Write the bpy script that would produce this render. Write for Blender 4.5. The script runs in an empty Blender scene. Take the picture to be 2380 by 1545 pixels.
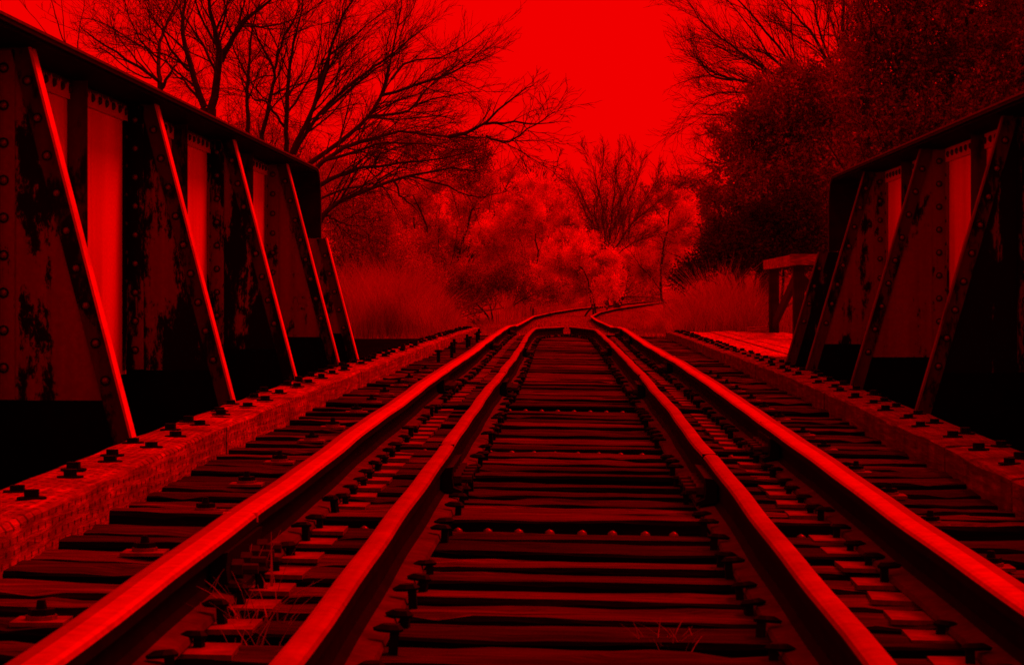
import bpy, math, random
import numpy as np
from mathutils import Vector, Matrix
random.seed(11)
rng = np.random.default_rng(11)
C = bpy.context.scene.collection
SC = bpy.context.scene
PI = math.pi

# ------------------------------------------------------------------ camera, sky, sun, exposure
EYE = 0.64                      # camera height above the near end of the deck, metres
cd = bpy.data.cameras.new('camera')
cd.lens = 84.7; cd.sensor_width = 36.0; cd.sensor_fit = 'HORIZONTAL'
cd.shift_x = -130.0/2380.0; cd.shift_y = -95.5/2380.0
cd.clip_start = 0.1; cd.clip_end = 3000
cd.dof.use_dof = True; cd.dof.focus_distance = 13.0; cd.dof.aperture_fstop = 20
cam = bpy.data.objects.new('camera', cd); C.objects.link(cam)
cam.location = (0, 0, EYE); cam.rotation_euler = (PI/2, 0, 0)
SC.camera = cam

SUN_EL, SUN_AZ = math.radians(54), math.radians(55)     # azimuth measured from +Y towards +X
w = bpy.data.worlds.new('World'); SC.world = w; w.use_nodes = True
nt = w.node_tree; nt.nodes.clear()
sky = nt.nodes.new('ShaderNodeTexSky'); sky.sky_type = 'NISHITA'; sky.sun_disc = False
sky.sun_elevation = SUN_EL; sky.sun_rotation = SUN_AZ; sky.dust_density = 6.0; sky.air_density = 1.0
bw = nt.nodes.new('ShaderNodeRGBToBW')
ad = nt.nodes.new('ShaderNodeMath'); ad.operation = 'MULTIPLY_ADD'
ad.inputs[1].default_value = 0.10; ad.inputs[2].default_value = 8.5      # an overcast veil over the clear sky
mulc = nt.nodes.new('ShaderNodeVectorMath'); mulc.operation = 'SCALE'; mulc.inputs[0].default_value = (1.0, 0.0, 0.0)
bg = nt.nodes.new('ShaderNodeBackground'); bg.inputs['Strength'].default_value = 0.1
wo = nt.nodes.new('ShaderNodeOutputWorld')
nt.links.new(sky.outputs[0], bw.inputs[0]); nt.links.new(bw.outputs[0], ad.inputs[0])
nt.links.new(ad.outputs[0], mulc.inputs['Scale']); nt.links.new(mulc.outputs[0], bg.inputs['Color'])
nt.links.new(bg.outputs[0], wo.inputs[0])

sd = bpy.data.lights.new('sun', 'SUN'); sd.energy = 4.2; sd.angle = math.radians(22); sd.color = (1.0, 0.0, 0.0)
sun = bpy.data.objects.new('sun', sd); C.objects.link(sun)
dv = Vector((math.sin(SUN_AZ)*math.cos(SUN_EL), math.cos(SUN_AZ)*math.cos(SUN_EL), math.sin(SUN_EL)))
sun.rotation_euler = dv.to_track_quat('Z', 'Y').to_euler(); sun.location = (20, 20, 30)
vs = SC.view_settings
vs.view_transform = 'Standard'; vs.look = 'None'; vs.gamma = 1; vs.exposure = 0; vs.use_curve_mapping = False
SC.cycles.max_bounces = 6; SC.cycles.transparent_max_bounces = 8

# ------------------------------------------------------------------ helpers
F = 5600.0
def P(px, py, Y):               # a measured sight line and a distance give a place
    return Vector(((px-1320)/F*Y, Y, EYE + (677-py)/F*Y))

def mesh(name, V, Fc, mats, parent=None, mi=None, smooth=False, loc=None):
    me = bpy.data.meshes.new(name); me.from_pydata([tuple(v) for v in V], [], Fc); me.update()
    for m in (mats if isinstance(mats, (list, tuple)) else [mats]): me.materials.append(m)
    if mi is not None: me.polygons.foreach_set('material_index', mi)
    if smooth: me.polygons.foreach_set('use_smooth', [True]*len(me.polygons))
    o = bpy.data.objects.new(name, me); C.objects.link(o)
    if parent: o.parent = parent
    if loc is not None: o.location = loc
    return o

def npmesh(name, V, k, mats, parent=None):
    """V: (n*k,3) float array, every k successive points one polygon"""
    n = len(V)//k
    me = bpy.data.meshes.new(name)
    me.vertices.add(n*k); me.vertices.foreach_set('co', np.ascontiguousarray(V, dtype=np.float32).ravel())
    me.loops.add(n*k); me.loops.foreach_set('vertex_index', np.arange(n*k, dtype=np.int32))
    me.polygons.add(n); me.polygons.foreach_set('loop_start', np.arange(n, dtype=np.int32)*k)
    me.polygons.foreach_set('loop_total', np.full(n, k, dtype=np.int32))
    me.update(calc_edges=True)
    for m in (mats if isinstance(mats, (list, tuple)) else [mats]): me.materials.append(m)
    o = bpy.data.objects.new(name, me); C.objects.link(o)
    if parent: o.parent = parent
    return o

def thing(name, label, cat, loc=(0, 0, 0), group=None):
    o = bpy.data.objects.new(name, None); C.objects.link(o); o.location = loc
    o.empty_display_size = 0.2
    o['label'] = label; o['category'] = cat
    if group: o['group'] = group
    return o
def tag(o, label=None, cat=None, group=None, kind=None):
    if label: o['label'] = label
    if cat: o['category'] = cat
    if group: o['group'] = group
    if kind: o['kind'] = kind
    return o
def dup(src, parent, loc, rot=None, scale=None):
    o = src.copy(); C.objects.link(o); o.parent = parent; o.location = loc
    if rot is not None: o.rotation_euler = rot
    if scale is not None: o.scale = scale
    return o
def inst(name, me, parent, loc, rot=(0, 0, 0), scale=(1, 1, 1)):
    o = bpy.data.objects.new(name, me); C.objects.link(o); o.parent = parent
    o.location = loc; o.rotation_euler = rot; o.scale = scale
    return o

class MB:
    def __init__(s): s.V = []; s.F = []; s.M = []
    def add(s, V, Fc, mi=0):
        b = len(s.V); s.V += [tuple(v) for v in V]; s.F += [tuple(i+b for i in f) for f in Fc]; s.M += [mi]*len(Fc)
    def box(s, x0, x1, y0, y1, z0, z1, mi=0):
        s.add([(x0,y0,z0),(x1,y0,z0),(x1,y1,z0),(x0,y1,z0),(x0,y0,z1),(x1,y0,z1),(x1,y1,z1),(x0,y1,z1)],
              [(0,3,2,1),(4,5,6,7),(0,1,5,4),(1,2,6,5),(2,3,7,6),(3,0,4,7)], mi)
    def prism_y(s, poly, y0, y1, mi=0):       # polygon in XZ extruded along Y
        n = len(poly)
        V = [(x, y0, z) for x, z in poly]+[(x, y1, z) for x, z in poly]
        Fc = [tuple(range(n)), tuple(range(2*n-1, n-1, -1))]+[(i, n+i, n+(i+1) % n, (i+1) % n) for i in range(n)]
        s.add(V, Fc, mi)
    def bar(s, a, b, wx, wz, mi=0):           # rectangular bar between two points
        a = Vector(a); b = Vector(b); d = (b-a).normalized()
        up = Vector((0, 0, 1)) if abs(d.z) < 0.9 else Vector((0, 1, 0))
        sx = d.cross(up).normalized()*wx/2; sz = sx.cross(d).normalized()*wz/2
        V = [a-sx-sz, a+sx-sz, a+sx+sz, a-sx+sz, b-sx-sz, b+sx-sz, b+sx+sz, b-sx+sz]
        s.add(V, [(0,1,2,3),(7,6,5,4),(0,4,5,1),(1,5,6,2),(2,6,7,3),(3,7,4,0)], mi)
    def cyl(s, c, r, h, n=8, r2=None, mi=0):
        r2 = r if r2 is None else r2
        V = [(c[0]+r*math.cos(2*PI*i/n), c[1]+r*math.sin(2*PI*i/n), c[2]) for i in range(n)]
        V += [(c[0]+r2*math.cos(2*PI*i/n), c[1]+r2*math.sin(2*PI*i/n), c[2]+h) for i in range(n)]
        s.add(V, [tuple(range(n, 2*n)), tuple(range(n-1, -1, -1))]+[(i, (i+1) % n, n+(i+1) % n, n+i) for i in range(n)], mi)
    def dome(s, c, r, h, n=8, mi=0):
        V = []
        for q, (rr, hh) in enumerate(((1, 0), (.92, .45), (.6, .85))):
            V += [(c[0]+r*rr*math.cos(2*PI*i/n), c[1]+r*rr*math.sin(2*PI*i/n), c[2]+h*hh) for i in range(n)]
        V.append((c[0], c[1], c[2]+h))
        Fc = []
        for q in range(2): Fc += [(q*n+i, q*n+(i+1) % n, (q+1)*n+(i+1) % n, (q+1)*n+i) for i in range(n)]
        Fc += [(2*n+i, 2*n+(i+1) % n, 3*n) for i in range(n)]
        s.add(V, Fc, mi)
    def build(s, name, mats, parent=None, smooth=False, loc=None):
        return mesh(name, s.V, s.F, mats, parent, s.M, smooth, loc)

# ------------------------------------------------------------------ materials
class NM:
    def __init__(s, name):
        s.m = bpy.data.materials.new(name); s.m.use_nodes = True; s.nt = s.m.node_tree
        s.b = s.nt.nodes['Principled BSDF']; s.tc = s.nt.nodes.new('ShaderNodeTexCoord')
        s.out = s.nt.nodes['Material Output']
    def n(s, t, **k):
        x = s.nt.nodes.new(t)
        for a, v in k.items(): setattr(x, a, v)
        return x
    def l(s, a, b): s.nt.links.new(a, b)
    def coord(s, scale=(1, 1, 1), kind='Object', rnd=False):
        mp = s.n('ShaderNodeMapping'); mp.inputs['Scale'].default_value = scale
        s.l(s.tc.outputs[kind], mp.inputs['Vector'])
        if rnd:
            oi = s.n('ShaderNodeObjectInfo'); mu = s.n('ShaderNodeVectorMath', operation='SCALE')
            mu.inputs[0].default_value = (37.0, 53.0, 71.0); s.l(oi.outputs['Random'], mu.inputs['Scale'])
            s.l(mu.outputs[0], mp.inputs['Location'])
        return mp.outputs[0]
    def noise(s, vec, scale, detail=5, rough=.6, dist=0):
        x = s.n('ShaderNodeTexNoise'); x.inputs['Scale'].default_value = scale; x.inputs['Detail'].default_value = detail
        x.inputs['Roughness'].default_value = rough; x.inputs['Distortion'].default_value = dist
        s.l(vec, x.inputs['Vector']); return x.outputs['Fac']
    def ramp(s, fac, stops):
        x = s.n('ShaderNodeValToRGB'); e = x.color_ramp.elements
        while len(e) < len(stops): e.new(.5)
        for i, (p, c) in enumerate(stops):
            e[i].position = p; e[i].color = (*(c if isinstance(c, tuple) else (c, c, c)), 1)
        s.l(fac, x.inputs[0]); return x.outputs[0]
    def mix(s, f, a, b, mode='MIX'):
        x = s.n('ShaderNodeMix', data_type='RGBA', blend_type=mode)
        if isinstance(f, (int, float)): x.inputs[0].default_value = f
        else: s.l(f, x.inputs[0])
        for i, v in ((6, a), (7, b)):
            if isinstance(v, tuple): x.inputs[i].default_value = (*v, 1)
            else: s.l(v, x.inputs[i])
        return x.outputs[2]
    def bump(s, h, strength=.4, dist=.01):
        x = s.n('ShaderNodeBump'); x.inputs['Strength'].default_value = strength; x.inputs['Distance'].default_value = dist
        s.l(h, x.inputs['Height']); s.l(x.outputs[0], s.b.inputs['Normal'])
    def col(s, c): s.l(c, s.b.inputs['Base Color'])
    def rough(s, v, spec=None):
        if isinstance(v, (int, float)): s.b.inputs['Roughness'].default_value = v
        else: s.l(v, s.b.inputs['Roughness'])
        if spec is not None: s.b.inputs['Specular IOR Level'].default_value = spec

def k(c, f): return tuple(x*f for x in c)

def mat_wood(name, base, grain=(1.2, 30, 30), dark=.35, rnd=True, spots=False, spec=.25, vary=(.45, 1.5)):
    n = NM(name); v = n.coord(grain, rnd=rnd)
    g = n.noise(v, 2.2, 8, .7, .6)
    v2 = n.coord((.8, 5, 5), rnd=rnd); g2 = n.noise(v2, 1.6, 4, .6, .3)
    c = n.ramp(g, [(.30, k(base, dark)), (.5, base), (.68, k(base, 2.2))])
    c = n.mix(1.0, c, n.ramp(g2, [(.3, .45), (.5, .9), (.7, 1.5)]), 'MULTIPLY')
    if rnd:
        oi = n.n('ShaderNodeObjectInfo')
        c = n.mix(1.0, c, n.ramp(oi.outputs['Random'], [(0, vary[0]), (.55, 1.0), (1, vary[1])]), 'MULTIPLY')
    if spots:
        sx = n.n('ShaderNodeSeparateXYZ'); n.l(n.tc.outputs['Object'], sx.inputs[0])
        wob = n.noise(n.coord(), 9.0, 2, .5)
        def mth(op, a, b=None, c2=None):
            q = n.n('ShaderNodeMath', operation=op)
            for i_, v_ in enumerate((a, b, c2)):
                if v_ is None: continue
                if isinstance(v_, (int, float)): q.inputs[i_].default_value = v_
                else: n.l(v_, q.inputs[i_])
            return q.outputs[0]
        u = mth('COSINE', mth('MULTIPLY_ADD', sx.outputs['Y'], 2*PI/.074, mth('MULTIPLY', wob, 2.0)))
        vv = mth('COSINE', mth('MULTIPLY', mth('MULTIPLY_ADD', sx.outputs['X'], 1.0, sx.outputs['Z']), 2*PI/.052))
        c = n.mix(1.0, c, n.ramp(mth('MULTIPLY', u, vv), [(.55, 1.0), (.80, .3)]), 'MULTIPLY')
    n.col(c); n.rough(.85, spec); n.bump(g, .7, .012)
    return n.m

def mat_steel(name, base, rough=.6, metal=0.0, var=.5, spec=.5, scale=8.0, bump=.25):
    n = NM(name); v = n.coord()
    g = n.noise(v, scale, 6, .65); g2 = n.noise(v, scale*7, 4, .6)
    c = n.ramp(g, [(.3, k(base, 1-var)), (.55, base), (.75, k(base, 1+var))])
    c = n.mix(1.0, c, n.ramp(g2, [(.3, .8), (.7, 1.15)]), 'MULTIPLY')
    n.col(c); n.b.inputs['Metallic'].default_value = metal; n.rough(rough, spec); n.bump(g2, bump, .002)
    return n.m

def mat_paint(name, paint, under, lo, hi, scale=3.0, stretch=.35, streak=.5, rough=.65, spec=.08, metal=0.0):
    """old paint flaking off dark rusted steel: patches with sharp ragged rims"""
    n = NM(name); v = n.coord((1, 1, stretch), rnd=True)
    a = n.noise(v, scale, 14, .8, .1)
    vs_ = n.coord((16, 2.6, .5), rnd=True); st = n.noise(vs_, 1.0, 5, .6)
    fine = n.noise(n.coord(), 60, 4, .7)
    ad_ = n.n('ShaderNodeMath', operation='MULTIPLY_ADD'); ad_.inputs[1].default_value = .22
    n.l(st, ad_.inputs[0]); n.l(a, ad_.inputs[2])
    mask = n.ramp(ad_.outputs[0], [(lo, 0.0), (hi, 1.0)])
    pc = n.mix(1.0, paint, n.ramp(st, [(.3, 1-streak), (.6, 1.05)]), 'MULTIPLY')
    pc = n.mix(1.0, pc, n.ramp(fine, [(.3, .75), (.7, 1.15)]), 'MULTIPLY')
    n.col(n.mix(mask, under, pc)); n.rough(rough, spec); n.b.inputs['Metallic'].default_value = metal; n.bump(mask, .35, .004)
    return n.m

def mat_leaf(name, base, trans=.35, var=.5):
    n = NM(name)
    ge = n.n('ShaderNodeNewGeometry'); v = n.coord(); g = n.noise(v, 1.3, 3, .6)
    c = n.ramp(ge.outputs['Random Per Island'], [(0, k(base, 1-var)), (.6, base), (1, k(base, 1+var*.8))])
    c = n.mix(1.0, c, n.ramp(g, [(.35, .6), (.65, 1.25)]), 'MULTIPLY')
    n.col(c); n.rough(.8, .15)
    tr = n.n('ShaderNodeBsdfTranslucent'); n.l(c, tr.inputs[0])
    mx = n.n('ShaderNodeMixShader'); mx.inputs[0].default_value = trans
    n.l(n.b.outputs[0], mx.inputs[1]); n.l(tr.outputs[0], mx.inputs[2]); n.l(mx.outputs[0], n.out.inputs[0])
    return n.m

M = {}
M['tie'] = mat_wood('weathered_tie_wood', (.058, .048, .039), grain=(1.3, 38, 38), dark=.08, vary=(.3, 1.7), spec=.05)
M['tie_side_shade'] = mat_wood('shaded_tie_side', (.004, .003, .003), grain=(1.4, 20, 20), dark=.4, spec=.02)  # near-black sides paint in the shade between the ties
M['timber'] = mat_wood('guard_timber_wood', (.25, .215, .18), grain=(22, 1.6, 22), dark=.7, spots=True, vary=(.85, 1.1))
M['timber_dark'] = mat_wood('darker_guard_timber_wood', (.13, .11, .09), grain=(20, 1.6, 20), dark=.25, vary=(.8, 1.15))  # darker wood for the right guard timber
M['plank'] = mat_wood('platform_plank_wood', (.36, .31, .26), grain=(22, 1.0, 22), dark=.5, vary=(.8, 1.15))
M['post'] = mat_wood('railing_post_wood', (.02, .016, .013), grain=(22, 22, 1.2), dark=.5)
M['handrail'] = mat_wood('handrail_wood', (.5, .43, .36), grain=(3, 3, 14), dark=.4)
M['wall'] = mat_wood('wing_wall_wood', (.006, .005, .004), grain=(1.0, 12, 12), dark=.4)
M['railtop'] = mat_steel('worn_rail_head', (.62, .58, .54), rough=.45, metal=.75, var=.14, scale=5.0, bump=.12)
M['railouter'] = mat_steel('outer_rail_head', (.27, .24, .22), rough=.5, metal=.5, var=.2, scale=5.0, bump=.12)
M['guardtop'] = mat_steel('guard_rail_head', (.30, .27, .24), rough=.55, metal=.3, var=.35, scale=5.0, bump=.15)
M['railside'] = mat_steel('dark_rail_rust', (.008, .005, .004), rough=.8, var=.5, spec=.03, scale=9)
M['railfoot'] = mat_steel('rail_foot_rust', (.095, .055, .04), rough=.8, var=.5, spec=.05, scale=9)
M['tieplate'] = mat_steel('tie_plate_steel', (.17, .13, .10), rough=.7, var=.7, spec=.4, scale=14)
M['iron'] = mat_steel('black_iron', (.005, .004, .004), rough=.6, var=.5, spec=.06, scale=20)
M['ironmid'] = mat_steel('rusty_iron', (.028, .018, .014), rough=.6, var=.6, spec=.15, scale=20)
M['rivet_head'] = mat_steel('lit_rivet_head', (.16, .13, .11), rough=.35, metal=.4, var=.4, spec=.5, scale=20)  # paler domes paint the rivets as catching light
M['web'] = mat_paint('pale_web_paint', (.92, .89, .86), (.3, .26, .23), .42, .50, scale=2.0, stretch=.2, streak=.35, rough=.45, spec=.5, metal=.12)
M['plate'] = mat_paint('shaded_brace_paint', (.185, .17, .16), (.003, .0025, .002), .545, .557, scale=3.4, stretch=.45, streak=.3)  # darker paint carries the shade on the camera-facing plates
M['plate_worn'] = mat_paint('flaking_brace_paint', (.185, .17, .16), (.002, .0015, .001), .635, .648, scale=3.8, stretch=.35, streak=.3)
M['plate_bare'] = mat_paint('nearly_bare_brace_plate', (.13, .12, .11), (.002, .0015, .001), .665, .68, scale=3.2, stretch=.22, streak=.3)
M['angle'] = mat_paint('brace_angle_paint', (.065, .058, .053), (.003, .0025, .002), .56, .60, scale=5, stretch=.4, streak=.4)
M['edge'] = mat_paint('worn_lit_brace_edge', (.82, .78, .74), (.2, .15, .12), .42, .52, scale=7, stretch=.25, streak=.35)  # worn edge, lit copy for the left girder
M['edge_shaded'] = mat_paint('shaded_brace_edge', (.17, .155, .14), (.05, .04, .03), .46, .54, scale=7, stretch=.25, streak=.45)  # shaded copy of the brace edge, for the right girder
M['black_steel_shade'] = mat_steel('black_steel_and_shade', (.003, .003, .003), rough=.8, var=.4, spec=.02, scale=6)  # black steel, also painting shade on lower webs, brace ends and flange undersides
M['flange'] = mat_steel('shaded_flange_steel', (.012, .010, .009), rough=.7, var=.6, spec=.05, scale=10)  # near black to paint in the shade under the flange
M['flangeedge'] = mat_steel('flange_edge_rust', (.09, .07, .06), rough=.7, var=.6, spec=.3, scale=18)
M['bark'] = mat_steel('bare_bark', (.045, .035, .03), rough=.95, var=.5, spec=.05, scale=6, bump=.5)
M['bark_pale'] = mat_steel('pale_stem_bark', (.11, .09, .075), rough=.95, var=.4, spec=.05, scale=6, bump=.5)
M['leaf_dark'] = mat_leaf('dark_leaf', (.30, .27, .17), .4, .7)
M['leaf_bank'] = mat_leaf('right_bank_leaf', (.40, .36, .23), .4, .6)
M['leaf_mid'] = mat_leaf('mid_leaf', (.56, .50, .32), .42, .6)
M['leaf_black'] = mat_leaf('very_dark_leaf', (.09, .085, .06), .2, .5)  # darkest of the leaf colours
M['leaf_pale'] = mat_leaf('pale_shrub_leaf', (.93, .86, .64), .5, .3)
M['leaf_rust'] = mat_leaf('russet_leaf', (.82, .70, .48), .46, .45)
M['reed'] = mat_leaf('dry_reed_blade', (.48, .42, .29), .4, .35)
M['weed'] = mat_leaf('dry_weed_blade', (.34, .29, .2), .35, .5)

def ragged_shade_mat():
    n = NM('flange_angle_ragged_shade'); v = n.coord((1, 1, .5)); g = n.noise(v, 24, 8, .75)
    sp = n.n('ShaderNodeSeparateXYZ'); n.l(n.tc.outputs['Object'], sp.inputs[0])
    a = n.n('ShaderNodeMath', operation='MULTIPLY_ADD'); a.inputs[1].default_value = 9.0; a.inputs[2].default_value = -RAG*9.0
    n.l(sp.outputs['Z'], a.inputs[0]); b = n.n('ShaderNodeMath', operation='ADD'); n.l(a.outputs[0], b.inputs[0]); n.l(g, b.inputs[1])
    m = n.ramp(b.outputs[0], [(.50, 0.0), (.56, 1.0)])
    n.col(n.mix(m, (.62, .58, .55), (.012, .009, .008))); n.rough(.7, .3); return n.m  # dark upper part paints the shadow under the flange, with a ragged rim
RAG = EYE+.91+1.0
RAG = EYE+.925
M['ragged'] = ragged_shade_mat()
def ground_mat():
    n = NM('stony_earth'); v = n.coord()
    g = n.noise(v, 1.2, 8, .7); g2 = n.noise(v, 14, 5, .7)
    c = n.ramp(g, [(.3, (.08, .065, .05)), (.5, (.2, .17, .13)), (.7, (.32, .27, .2))])
    c = n.mix(1.0, c, n.ramp(g2, [(.3, .5), (.7, 1.5)]), 'MULTIPLY')
    n.col(c); n.rough(.95, .1); n.bump(g2, .8, .04); return n.m
M['ground'] = ground_mat()
def water_mat():
    n = NM('river_water'); v = n.coord(); g = n.noise(v, 2.5, 4, .6)
    n.b.inputs['Base Color'].default_value = (.006, .008, .007, 1); n.rough(.12, .5); n.bump(g, .3, .03); return n.m
M['water'] = water_mat()
M['stone'] = mat_steel('ballast_stone', (.34, .29, .25), rough=.9, var=.6, spec=.1, scale=3, bump=.6)

# ------------------------------------------------------------------ track profile: distance -> rail-top height, rail offsets
HZ = [(-6,.53),(3.3,.516),(5.6,.498),(7.1,.484),(9,.465),(11,.452),(14,.4365),(20,.44),(26,.442),(30,.45),(33,.475),(36,.52),(50,.6),(62,.64),(77,.66),(100,.65),(170,.64),(260,.62)]
def ip(tab, y): return float(np.interp(y, [a for a, b in tab], [b for a, b in tab]))
def railz(y): return EYE - ip(HZ, y)
RH = .122
def bank(y): return .018*max(0.0, min(1.0, (42-y)/9))      # the deck leans a little to the right
def deckz(y, x=0.0): return railz(y) - RH - .012 - bank(y)*x
LR = [(-6,-.74),(3.3,-.735),(7.3,-.731),(10,-.715),(13,-.712),(16.5,-.702),(20,-.735),(24,-.755),(29.8,-.785),(33,-.80),(36,-.81),(48,-.87),(62,-.90),(77,-.49),(91,.26),(112,1.72),(140,3.7),(162,5.4),(220,11)]
RR = [(-6,.77),(3.3,.768),(5.6,.755),(8.8,.725),(13.2,.705),(16.5,.695),(20.6,.668),(25,.672),(29.8,.686),(33,.69),(36,.66),(48,.62),(62,.60),(77,1.01),(91,1.76),(112,3.25),(140,5.25),(162,7.0),(220,12.6)]
LG = [(-6,-.39),(3.3,-.384),(4.3,-.395),(5.9,-.385),(7.35,-.379),(9.66,-.379),(14.1,-.345),(18,-.372),(20.6,-.389),(23.5,-.412),(27.9,-.417),(28.9,-.40),(32.3,-.05)]
RG = [(-6,.425),(3.3,.422),(7.1,.422),(8.4,.416),(10,.413),(11.8,.403),(14.6,.391),(21.2,.374),(25,.352),(27.9,.338),(28.9,.325),(32.3,.02)]

def _sm(tab, sig=1.1, yend=25.0):
    ys_ = np.arange(-6, yend, .5); a = np.array([p[0] for p in tab]); b = np.array([p[1] for p in tab])
    out = []
    for y in ys_:
        kk = np.linspace(-2.5, 2.5, 21); wts = np.exp(-kk*kk/2); sg_ = sig*min(1.0, .35+.65*min(1, (yend-y)/3))
        out.append((float(y), float((np.interp(y+kk*sg_, a, b)*wts).sum()/wts.sum())))
    return out+[p for p in tab if p[0] >= yend]
def _sc(tab, sg): return [(y, x*(1+sg*bank(y)*abs(x)/ip(HZ, y))) for y, x in tab]
LR[1] = (3.3, -.752); LR.insert(2, (5.0, -.741)); LG[1] = (3.3, -.396); RG[1] = (3.3, .438)
LG = [(a, -.360 if a == 14.1 else b) for a, b in LG]
HZ = _sm(HZ)
LR, RR, LG, RG = _sc(_sm(LR), -1), _sc(_sm(RR), 1), _sc(_sm(LG, 1.3, 22), -1), _sc(_sm(RG, 1.3, 22), 1)
def rail_profile(hw, rnd):
    return [(-hw,-.030),(-hw,-.010),(-hw+.004,-.003),(-hw+.012,0),(-hw*.15,.0008),(hw*.35,.0006),(hw-.012,0),(hw-.004,-.003),(hw,-.010),(hw,-.030),
            (.009,-.040),(.0075,-.092),(.022,-.104),(.062,-.111),(.066,-RH),(-.066,-RH),(-.062,-.111),(-.022,-.104),(-.0075,-.092),(-.009,-.040)]
def sweep_rail(name, tab, y0, y1, hw, parent, mats, step=.25, gap=None, dz=0, s_in=1):
    prof = rail_profile(hw, 0); n = len(prof)
    if s_in < 0: prof = [(-a, b) for a, b in prof][::-1]
    ys = []
    y = y0
    while y < y1: ys.append(y); y += step if y < 40 else 1.2
    ys.append(y1)
    V = []; Fc = []; MI = []
    sm = lambda t, yy: (ip(t, yy-.25)+ip(t, yy)+ip(t, yy+.25))/3 if yy < 27 or y1 > 40 else (ip(t, yy-.08)+ip(t, yy)+ip(t, yy+.08))/3 if yy < y1-.2 else ip(t, yy)
    pts = [Vector((sm(tab, yy)+.002*math.sin(yy*2.1)+.0015*math.sin(yy*5.3+1), yy, railz(yy)-bank(yy)*ip(tab, yy)+dz+.0015*math.sin(yy*1.7+tab[1][1]*9))) for yy in ys]
    for i, p in enumerate(pts):
        t = (pts[min(i+1, len(pts)-1)]-pts[max(i-1, 0)]).normalized(); s = t.cross(Vector((0, 0, 1))).normalized()
        for (a, b) in prof: V.append(p+s*a+Vector((0, 0, b)))
    for i in range(len(pts)-1):
        for j in range(n):
            j2 = (j+1) % n
            Fc.append((i*n+j, i*n+j2, (i+1)*n+j2, (i+1)*n+j))
            jo = j; j = (n-2-j) % n if s_in < 0 else j
            MI.append((0 if j in (4, 5, 6, 7) else 3) if (j in (1, 2, 3, 4, 5, 6, 7)) else (2 if j in (12, 13, 15, 16) else 1))
    Fc.append(tuple(range(n-1, -1, -1))); MI.append(1)
    Fc.append(tuple((len(pts)-1)*n+j for j in range(n))); MI.append(1)
    return mesh(name, V, Fc, mats, parent, MI)

# ------------------------------------------------------------------ setting: ground, river, ballast
def gz(x, y):
    base = deckz(max(y, 33.0)) - .10
    # the river channel under the bridge
    ch = max(0, min(1, (32.6-y)/1.4))*max(0, min(1, (y+14)/4))
    # hugs the embankment, falls off gently, then rises into banks far to the side
    cx = (ip(LR, max(y, 33))+ip(RR, max(y, 33)))/2
    d = abs(x-cx)
    side = -.28*max(0, min(1, (d-2.0)/2.5)) + .9*max(0, min(1, (d-9)/40))
    return base + side*(1-ch) - 4.2*ch
V = []; Fc = []
xs = sorted(set([-900,-500,-250,-140,-90,-60]+[x for x in np.arange(-40, 41, 1.0)]+[60,90,140,250,500,900]))
ys = sorted(set([-300,-120,-60,-30,-20]+list(np.arange(-16, 28, 2.0))+list(np.arange(28, 60, .7))+list(np.arange(60, 200, 3.0))+[230,280,350,500,800,1400,2500]))
for y in ys:
    for x in xs:
        z = gz(x, y) + (.04*math.sin(x*1.9+y*.7)+.03*math.sin(x*.8-y*1.3) if abs(x) > 2.2 else 0)
        V.append((x, y, z))
nx = len(xs)
for j in range(len(ys)-1):
    for i in range(nx-1): Fc.append((j*nx+i, j*nx+i+1, (j+1)*nx+i+1, (j+1)*nx+i))
tag(mesh('ground', V, Fc, M['ground'], smooth=True), kind='structure')
wz = -3.6
tag(mesh('river_water', [(-200,-12,wz),(200,-12,wz),(200,32,wz),(-200,32,wz)], [(0,1,2,3)], M['water']), kind='structure')
V = []; Fc = []
bys = list(np.arange(32.4, 120, 1.0))+list(np.arange(120, 221, 4.0))
for y in bys:
    cx = (ip(LR, y)+ip(RR, y))/2
    for dx, dz in ((-2.3,-.22),(-1.5,-.03),(-.8,.0),(0,.02),(.8,.0),(1.5,-.03),(2.3,-.22)):
        V.append((cx+dx+.06*math.sin(y*3+dx), y, deckz(y)+dz+.012*math.sin(y*5.1+dx*7)))
for j in range(len(bys)-1):
    for i in range(6): Fc.append((j*7+i, j*7+i+1, (j+1)*7+i+1, (j+1)*7+i))
tag(mesh('ballast_bed', V, Fc, M['ground'], smooth=True), kind='structure')
# loose stones
ns = 26000
yy = 32.6 + 70*rng.random(ns)**1.5; cx = np.interp(yy, [a for a, b in LR], [b for a, b in LR])/2+np.interp(yy, [a for a, b in RR], [b for a, b in RR])/2
xx = cx + rng.normal(0, 1.1, ns); dx_ = np.abs(xx-cx)
zz = np.array([deckz(v) for v in yy]) - np.clip((dx_-1.4)*.24, 0, .4)
sz = .012+.026*rng.random(ns)
oct_ = np.array([(1,0,0),(0,1,0),(-1,0,0),(0,-1,0),(0,0,1)], float); tri = [(0,1,4),(1,2,4),(2,3,4),(3,0,4)]
R_ = rng.normal(0, .25, (ns, 5, 3)); VV = (oct_[None]*sz[:, None, None]*(1+R_)) + np.stack([xx, yy, zz], 1)[:, None]
T = VV[:, np.array(tri)].reshape(-1, 3)
tag(npmesh('ballast_stones', T, 3, M['stone']), 'grey ballast stones scattered round the curving rails beyond the bridge', 'gravel', kind='stuff')

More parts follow.
